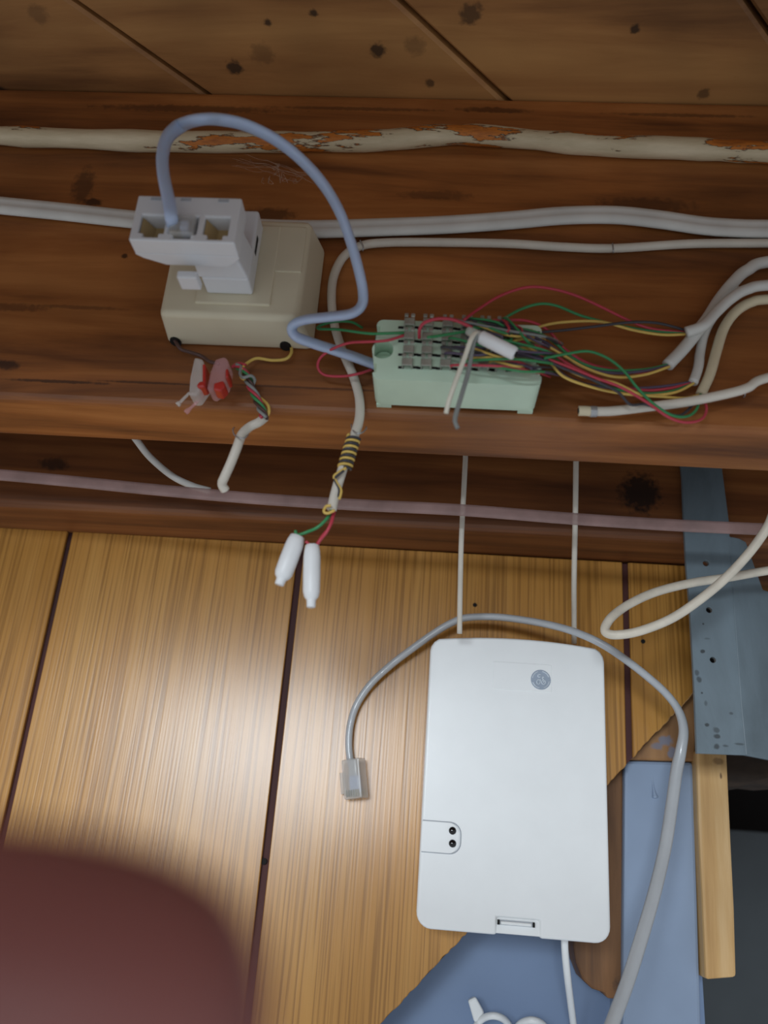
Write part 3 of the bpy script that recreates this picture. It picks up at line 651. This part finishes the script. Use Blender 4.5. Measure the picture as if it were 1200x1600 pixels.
# short stray cores crowding the clips
tang = thing('jumper_wires', 'tangle of short jumper wires over the terminal block clips', 'wires', tb(760, 560))
rr = random.Random(11)
names = [('dark_core', 'blackw'), ('dark_core', 'purple'), ('green_core', 'green'), ('yellow_core', 'yellow'), ('red_core', 'red'), ('grey_core', 'greyw')]
for k in range(34):
    nm, m_ = names[rr.choice([0, 0, 1, 1, 2, 2, 2, 3, 3, 4, 5])] if k > 5 else names[k]
    x0_ = rr.choice(cols[2:])+rr.uniform(-8, 8); y0_ = rr.choice(rows)+rr.uniform(-6, 6)
    xe = rr.uniform(800, 885); ye = 520+(y0_-505)*.55+rr.uniform(-6, 14)+(xe-800)*.3
    ym = (y0_+ye)/2+rr.uniform(-9, 5)
    cable(nm, [(x0_, y0_, TF-.0005), (x0_+8, y0_-3, TF-.0045), ((x0_+xe)/2, ym, TF-rr.uniform(.004, .009)), (xe-25, (ym+ye)/2, TF-rr.uniform(.002, .007)), (xe, ye, TF+rr.uniform(.004, .014))], 4.4, M[m_], tang, n=6, sub=5)
# left side wires
lw = thing('tail_wires', 'thin green and red wire tails left of the terminal block', 'wires', P(520, 590, YF-.004))
cable('green_core', [(566, 512, YF-.004), (548, 503, YF-.008), (520, 503, YF-.010), (500, 509, YF-.011), (499, 514, YF-.012), (530, 515, YF-.014), (575, 521, YF-.020), (605, 521, TF-.003), (632, 520, TF-.002)], 4.4, M['green'], lw, n=7)
cable('red_core', [(632, 524, TF-.002), (605, 532, TF-.003), (575, 534, YF-.020), (545, 536, YF-.016), (518, 546, YF-.012), (500, 560, YF-.009), (497, 575, YF-.006), (508, 586, YF-.005), (535, 588, YF-.006), (560, 584, YF-.008), (580, 578, YF-.005)], 4.4, M['red'], lw, n=7)
cable('red_core', [(655, 528, TF-.002), (656, 514, TF-.006), (664, 504, TF-.008), (685, 498, TF-.009), (710, 500, TF-.010), (738, 512, TF-.010)], 5.5, M['red'], lw, n=7)

# white sleeve with two stripped wires
sl = thing('crimp_sleeve', 'white crimp sleeve with two bare wire ends over the terminal block', 'connector', P(712, 668, TF-.012))
ys = TF-.012
mk('sleeve', *tube([P(750+(805-750)*t, 526+(553-526)*t, ys) for t in (0, .05, .5, .95, 1)], mm(22, P(775, 540, ys))/2, 14, rf=lambda t: .86 if t in (0, 1) else 1), M['crimp'], sl, smooth=True)
c = P(805.6, 553.3, ys); d_ = (P(805, 553, ys)-P(750, 526, ys)).normalized()
mk('opening', *tube([c-d_*.001, c+d_*.0003], mm(9, c)/2, 10), M['dark'], sl)
mk('clear_end', *tube([P(730+(752-730)*t, 516+(527-516)*t, ys) for t in (0, .3, .7, 1)], mm(19, c)/2, 12, rf=lambda t: .7+.3*t), M['clear'], sl, smooth=True)
cable('white_core', [(756, 528, ys), (744, 521, ys-.001), (736, 530, ys-.002), (727, 556, ys-.001), (712, 596, ys), (702, 625, ys+.001), (697, 646, ys+.002)], 8, M['whitew'], sl, n=8)
cable('grey_core', [(754, 527, ys), (744, 526, ys-.001), (738, 545, ys), (732, 580, ys+.001), (722, 615, ys+.001), (713, 645, ys+.001), (711, 658, ys+.001), (715, 669, ys+.001)], 7.5, M['greyw'], sl, n=8)

# open-ended white tube cable
tbx = thing('open_cable', 'white tube cable with a metal ferrule and open end pointing left', 'cable', P(1050, 640, yr))
yo = YF-.0075
cable('sheath', [(1400, 560, yo), (1210, 588, yo), (1168, 606, yo), (1137, 615, yo), (1073, 628, yo), (1010, 636, yo), (960, 642, yo), (930, 643, yo)], 15, M['wcab'], tbx)
cable('ferrule', [(932, 643, yo), (928, 643, yo), (922, 643, yo)], 18, M['steel'], tbx)
cable('bare_end', [(924, 643, yo), (914, 642, yo), (904, 642, yo)], 16, M['cream'], tbx)
cable('bore', [(906, 642, yo), (904.5, 642, yo), (903.3, 642, yo)], 10, M['dark'], tbx)

# ================================================================ strip and small cables under the joist
YSt = .305
sp = [(-260, 722), (-60, 738), (0, 742), (120, 753), (240, 765), (400, 779), (560, 789), (720, 797), (900, 811), (1060, 821), (1190, 827), (1300, 832), (1450, 838)]
prof = [(-.12, -1), (.12, -1), (.2, -.5), (.2, .5), (.12, 1), (-.12, 1), (-.2, .5), (-.2, -.5)]
cable('plastic_strip', [(x, y, YSt) for x, y in sp], 19, M['pink'], None, 'pinkish translucent plastic strip stretched across below the joist', 'strip', prof=prof, up0=(0, -1, 0))
cable('white_cable', [(205, 676, .299), (215, 690, .301), (235, 715, .306), (268, 743, .311), (300, 759, .3115), (328, 767, .3115)], 11, M['wgrey'], None, 'thin white cable slanting down from behind the joist at left', 'cable')
yv = .318
cable('drop_cable', [(728, 690, yv), (727, 720, yv), (725, 760, yv), (721, 840, yv+.003), (719, 920, yv+.010), (718, 990, yv+.016)], 8.5, M['wcab'], None, 'thin white cable dropping to the top left of the white box', 'cable', 'drop cables to the white box')
cable('drop_cable', [(901, 695, yv), (900, 722, yv), (899, 800, yv+.006), (897, 900, yv+.024), (897, 965, yv+.040), (897, 1005, yv+.046)], 8.5, M['wcab'], None, 'thin white cable dropping to the top right of the white box', 'cable', 'drop cables to the white box')

# ================================================================ white alarm box
XF = YW-.026
q = {k: P(*p, XF) for k, p in dict(tl=(668, 996), tr=(942, 1008), br=(957, 1474), bl=(655, 1453)).items()}
wx0 = (q['tl'].x+q['bl'].x)/2; wx1 = (q['tr'].x+q['br'].x)/2; wz1 = (q['tl'].z+q['tr'].z)/2; wz0 = (q['bl'].z+q['br'].z)/2
gb = thing('alarm_box', 'white plastic wall box with round emblem and two black lenses', 'box', ((wx0+wx1)/2, YW, wz0))
def box_outline(y, ins=0):
    x0_, x1_, z0_, z1_ = wx0+ins, wx1-ins, wz0+ins, wz1-ins
    o = []
    r = .0058-ins*.5; rt = .0062
    for cx_, cz_, a0 in ((x0_+r, z0_+r, 180), (x1_-r, z0_+r, 270)):
        for i in range(7):
            a = math.radians(a0+15*i); o.append(Vector((cx_+r*math.cos(a), y, cz_+r*math.sin(a))))
    xs = [x1_, x1_-.0004, x1_-.0016, x1_-.0035]; zs = [z1_-.0062, z1_-.0042, z1_-.0022, z1_-.0008]
    o += [Vector((x, y, z)) for x, z in zip(xs, zs)]
    for i in range(1, 12):
        t = i/12; x = x1_-.0035+(x0_+.0035-x1_+.0035)*t; o.append(Vector((x, y, z1_-.0008+.0021*4*t*(1-t))))
    o += [Vector((x0_+(x1_-x), y, z)) for x, z in list(zip(xs, zs))[::-1]]
    return o
# notch at the bottom edge for the latch: outline keeps a shallow recess
sx0, sx1 = P(776, 1462, XF).x, P(843, 1467, XF).x
out = box_outline(XF)
# LED window hole
lx1 = P(720, 1306, XF).x; lz0, lz1 = P(690, 1333, XF).z, P(690, 1284, XF).z; rl = .0042
led = [Vector((wx0+.0007, XF, lz0))]+[Vector((lx1-rl+rl*math.cos(math.radians(-90+15*i)), XF, lz0+rl+rl*math.sin(math.radians(-90+15*i)))) for i in range(7)]+[Vector((lx1-rl+rl*math.cos(math.radians(15*i)), XF, lz1-rl+rl*math.sin(math.radians(15*i)))) for i in range(7)]+[Vector((wx0+.0007, XF, lz1))]
rec = [Vector(p) for p in ((sx0, XF, wz0+.0012), (sx1, XF, wz0+.0012), (sx1, XF, P(808, 1436, XF).z), (sx0, XF, P(808, 1434, XF).z))]
zr = rec[2].z
out = out[:7]+[Vector((sx0, XF, wz0)), Vector((sx0, XF, zr)), Vector((sx1, XF, zr)), Vector((sx1, XF, wz0))]+out[7:]
cov = mk('cover', *prism(out, (0, .010, 0)), M['white'], gb, bevel=.0011, seg=3, smooth=True)
mk('base', *prism([p+Vector((0, .0098, 0)) for p in box_outline(XF, .0012)], (0, YW-XF-.0098, 0)), M['white'], gb, bevel=.0008, smooth=True)
# lens window: grooved outline with a plate
def loop_tube(pts, r, closed=False): return tube([Vector(p) for p in pts], r, 6)
mk('window_groove', *loop_tube(led, .00028), M['seam'], gb)
lp = mk('lens_plate', *prism([Vector((wx0+.0003 if i in (0, len(led)-1) else p.x-.0005, XF-.0003, p.z)) for i, p in enumerate(led)], (0, .001, 0)), M['white'], gb, bevel=.0003)
for y in (1298, 1318):
    c = P(707, y, XF-.0003); mk('lens', *tube([c+Vector((0, .0006, 0)), c+Vector((0, -.0004, 0)), c+Vector((0, -.0009, 0))], mm(5.8, c), 16, rf=lambda t: 1 if t < .6 else .6), M['led'], lp, smooth=True)
# latch in the recess
latch = mk('latch', *hexa([(sx0-.001, XF+.0007, wz0+.0006), (sx1+.001, XF+.0007, wz0+.0006), (sx1+.001, XF+.0009, zr+.001), (sx0-.001, XF+.0009, zr+.001)], [(sx0-.001, XF+.006, wz0+.0006), (sx1+.001, XF+.006, wz0+.0006), (sx1+.001, XF+.006, zr+.001), (sx0-.001, XF+.006, zr+.001)]), M['white'], gb)
gx0, gx1 = P(779, 1437, XF).x, P(834, 1440, XF).x; gz = zr-.0016
mk('latch_groove', *box(gx0, gx1, XF+.0002, XF+.0012, gz-.0008, gz+.0009), M['seam'], latch)
mk('latch_bar', *box(gx0+.0008, gx1-.0008, XF-.0006, XF+.0010, gz-.0006, gz+.0005), M['white'], latch, bevel=.0003)
for x in (gx0, gx1): mk('latch_slot', *box(x-.0004, x+.0004, XF-.0003, XF+.0010, gz-.0008, gz+.0009), M['dark'], latch)
# name plate and emblem
nx0, nx1, nz0, nz1 = P(770, 1060, XF).x, P(862, 1060, XF).x, P(810, 1079, XF).z, P(810, 1036, XF).z
mk('name_plate', *prism(rrect(nx0, nx1, nz0, nz1, .0008, XF-.0002), (0, .0006, 0)), M['white'], gb, bevel=.0001, seg=1)
ec = P(845, 1062, XF-.0003); er = mm(15.5, ec)
em = mk('emblem', *prism(circ(ec, er, 28), (0, .0004, 0)), M['logo'], gb)
def ring_pts(r, a0, a1, n=20): return [Vector((ec.x+r*math.cos(math.radians(a0+(a1-a0)*i/n)), ec.y-.0001, ec.z+r*math.sin(math.radians(a0+(a1-a0)*i/n)))) for i in range(n+1)]
for a0 in (20, 110, 200, 290): mk('emblem_scroll', *tube(ring_pts(er*.84, a0, a0+62), er*.055, 6), M['logol'], em, smooth=True)
def glyph(pts): mk('emblem_letter', *tube(smooth_path([Vector((ec.x+x*er, ec.y-.0001, ec.z+z*er)) for x, z in pts], 6), er*.06, 6), M['logol'], em, smooth=True)
# script G and E of the emblem
glyph([(-.02, .50), (-.22, .52), (-.30, .36), (-.20, .22), (-.05, .30)]); glyph([(-.06, .05), (-.05, -.2), (-.16, -.44), (-.34, -.42), (-.40, -.22), (-.28, -.02), (-.12, -.04)])
glyph([(.30, .22), (.20, .28), (.16, .12), (.30, .02), (.14, -.08), (.08, -.28), (.20, -.44), (.36, -.42), (.46, -.26), (.40, -.08), (.28, -.14), (.30, -.3)])

# cable below the box
cable('power_cable', [(882, 1466, YW-.014), (883, 1490, YW-.012), (887, 1530, YW-.006), (892, 1570, YW+.006), (897, 1610, YW+.018), (899, 1638, YW+.020)], 11, M['white'], None, 'thin white cable leaving the bottom of the wall box', 'cable')

# ================================================================ grey cord with clear plug
gc = thing('network_cord', 'silver grey cord draped over the white box with a clear plug', 'cord', P(552, 1250, YW-.003))
g = [(551, 1200, YW-.004), (547, 1184, YW-.004), (545, 1160, YW-.004), (548, 1130, YW-.004), (558, 1100, YW-.004), (580, 1068, YW-.005), (612, 1038, YW-.006), (645, 1013, YW-.008), (680, 988, YW-.010), (708, 972, YW-.012), (730, 965, YW-.014), (775, 964, YW-.017), (825, 970, YW-.021), (870, 979, YW-.026), (905, 990, YW-.030), (940, 1006, YW-.033), (975, 1029, YW-.033), (1010, 1056, YW-.031), (1040, 1083, YW-.028), (1060, 1110, YW-.024), (1068, 1140, YW-.020), (1064, 1172, YW-.018), (1057, 1205, YW-.018), (1050, 1255, YW-.020), (1040, 1320, YW-.024), (1024, 1390, YW-.029), (1004, 1460, YW-.034), (982, 1530, YW-.038), (960, 1590, YW-.041), (938, 1650, YW-.044), (900, 1760, YW-.05)]
gp = beyond(g)
mk('cord', *tube(gp, .0016, prof=ELL(1, 1), up0=(0, -1, 0), rf=lambda t: 1 if t < .61 else 1+.5*min(1, (t-.61)/.09)), M['gcord'], gc, smooth=True)
pa, pb = P(552, 1186, YW-.006), P(557, 1248, YW-.006)
ax_ = (pb-pa).normalized(); sd = ax_.cross(Vector((0, -1, 0))).normalized(); 
rot = Matrix.Rotation(math.radians(28), 3, ax_); s1 = (rot@sd); s2 = ax_.cross(s1).normalized()
def obx(c, hl, hw, hd): return [c+ax_*a*hl+s1*b*hw+s2*d*hd for a in (-1, 1) for b in (-1, 1) for d in (-1, 1)], [(0, 1, 3, 2), (4, 6, 7, 5), (0, 4, 5, 1), (2, 3, 7, 6), (0, 2, 6, 4), (1, 5, 7, 3)]
hl = (pb-pa).length/2; pc_ = (pa+pb)/2
mk('plug', *obx(pc_, hl, .0044, .0030), M['clear'], gc, bevel=.0006)
mk('plug_core', *obx(pc_-ax_*hl*.55, hl*.42, .0020, .0014), M['gcord'], gc, bevel=.0006)
mk('core_fan', *obx(pc_+ax_*hl*.28, hl*.45, .0024, .0010), M['bcord'], gc, bevel=.0004)
for k in range(6): mk('contact', *obx(pc_+ax_*hl*.72+s1*(-.0028+k*.00112)+s2*.0026, hl*.16, .00022, .0005), M['clip'], gc)
for k in range(6): mk('contact', *obx(pc_+ax_*hl*.72+s1*(-.0028+k*.00112)-s2*.0026, hl*.16, .00022, .0005), M['clip'], gc)
mk('latch_tab', *obx(pc_+ax_*hl*.15+s1*.0058, hl*.55, .0014, .0007), M['clear'], gc, bevel=.0003)

# ================================================================ ivory loop at right
yy = .305
lpn = [(1420, 700, yy-.02), (1300, 735, yy-.015), (1225, 775, yy-.01), (1200, 822, yy-.006), (1172, 862, yy-.003), (1135, 902, yy), (1092, 938, yy+.002), (1048, 967, yy+.004), (1000, 986, yy+.005), (965, 992, yy+.006), (948, 989, yy+.007), (946, 979, yy+.008), (958, 962, yy+.010), (985, 943, yy+.013), (1025, 925, yy+.015), (1080, 911, yy+.017), (1140, 902, yy+.018), (1210, 890, yy+.018), (1400, 862, yy+.018)]
cable('looped_cable', lpn, 14.5, M['loop'], None, 'ivory cable hanging in a narrow loop in front of the steel angle', 'cable', n=12)

# ================================================================ coil at the bottom edge
YB = YW+.026
co = thing('cord_coil', 'white cord coil with a flat tab at the bottom edge', 'cord', P(780, 1660, YB))
mk('tab', *prism([P(x, y, YB-.003) for x, y in ((731, 1563), (743, 1557), (757, 1582), (754, 1596), (741, 1598))], (0, .003, 0)), M['white'], co, bevel=.0008)
for (cx_, cy_, rx, ry, dy) in ((770, 1614, 28, 27, 0), (830, 1616, 25, 22, .004)):
    pts = [P(cx_+rx*math.cos(2*math.pi*i/20), cy_-ry*math.sin(2*math.pi*i/20), YB-.004-dy+.002*math.sin(i)) for i in range(21)]
    mk('turn', *tube(smooth_path(pts, 3), mm(11, pts[0])/2, 9), M['white'], co, smooth=True)

# ================================================================ cobweb
wb = random.Random(5)
V_, F_ = [], []
parts = []
for k in range(9):
    a = P(wb.uniform(345, 420), wb.uniform(240, 258), YF-.004); b = P(wb.uniform(455, 500), wb.uniform(268, 284), YF-wb.uniform(.005, .03))
    pts = [a+(b-a)*t+Vector((wb.uniform(-1, 1), 0, wb.uniform(-1, 1)))*.0012 for t in (0, .2, .4, .6, .8, 1)]
    parts.append(tube(smooth_path(pts, 4), .00009, 4))
for k in range(10):
    c = P(wb.uniform(395, 480), wb.uniform(258, 285), YF-.006)
    pts = [c+Vector((wb.uniform(-1, 1), wb.uniform(-1, 1), wb.uniform(-1, 1)))*.002 for _ in range(5)]
    parts.append(tube(smooth_path(pts, 4), .00012, 4))
tag(mk('cobweb', *join(*parts), M['web']), 'dusty cobweb strands hanging under the peeling cable', 'cobweb', kind='stuff')

# ================================================================ the finger in front of the lens
def hand():
    def C(r, u, f_): return CAM+rgt*r+upv*u+fwd*f_
    me = bpy.data.meshes.new('hand'); ob = bpy.data.objects.new('hand', me); COL.objects.link(ob)
    V, E, R = [], [], []
    def add(p, r, prev=None):
        V.append(C(*p)); R.append(r if isinstance(r, tuple) else (r, r))
        if prev is not None: E.append((prev, len(V)-1))
        return len(V)-1
    i0 = add((-.062, -.006, -.058), (.030, .024))  # unseen palm, set here to shade the fingertip from the window
    w1 = add((-.078, -.045, -.105), .024, i0); w2 = add((-.095, -.105, -.165), .027, w1); add((-.115, -.18, -.24), .031, w2)
    # the finger that strays before the lens (second of the row)
    def finger(pts, rs):
        p = i0
        for q, r in zip(pts, rs): p = add(q, r, p)
    finger([(-.076, -.022, -.008), (-.060, -.0245, .030), (-.034, -.0222, .036), (-.0155, -.0208, .034), (-.0037, -.0210, .0335)], [.0110, .0096, .0090, .0084, .0062])
    finger([(-.079, .000, -.010), (-.070, .003, .020), (-.052, .004, .022), (-.042, .002, .012)], [.0110, .0094, .0086, .0074])
    finger([(-.074, -.042, -.012), (-.064, -.046, .018), (-.048, -.048, .024), (-.034, -.049, .018)], [.0105, .0090, .0082, .0072])
    finger([(-.072, -.058, -.024), (-.064, -.064, .002), (-.052, -.067, .010), (-.042, -.067, .004)], [.0092, .0078, .0072, .0062])
    finger([(-.040, .022, -.052), (-.022, .040, -.040), (-.008, .052, -.030)], [.0125, .0100, .0084])
    o0 = V[i0].copy()
    me.from_pydata([p-o0 for p in V], E, []); ob.location = o0
    me.materials.append(M['skin'])
    sk = ob.modifiers.new('skin', 'SKIN'); sk.use_smooth_shade = True
    for i, r in enumerate(R):
        me.skin_vertices[0].data[i].radius = r; me.skin_vertices[0].data[i].use_root = (i == 0)
    sb = ob.modifiers.new('sub', 'SUBSURF'); sb.levels = 2; sb.render_levels = 3
    tag(ob, 'out-of-focus reddish fingertip reaching in at the lower left corner', 'hand')
hand()
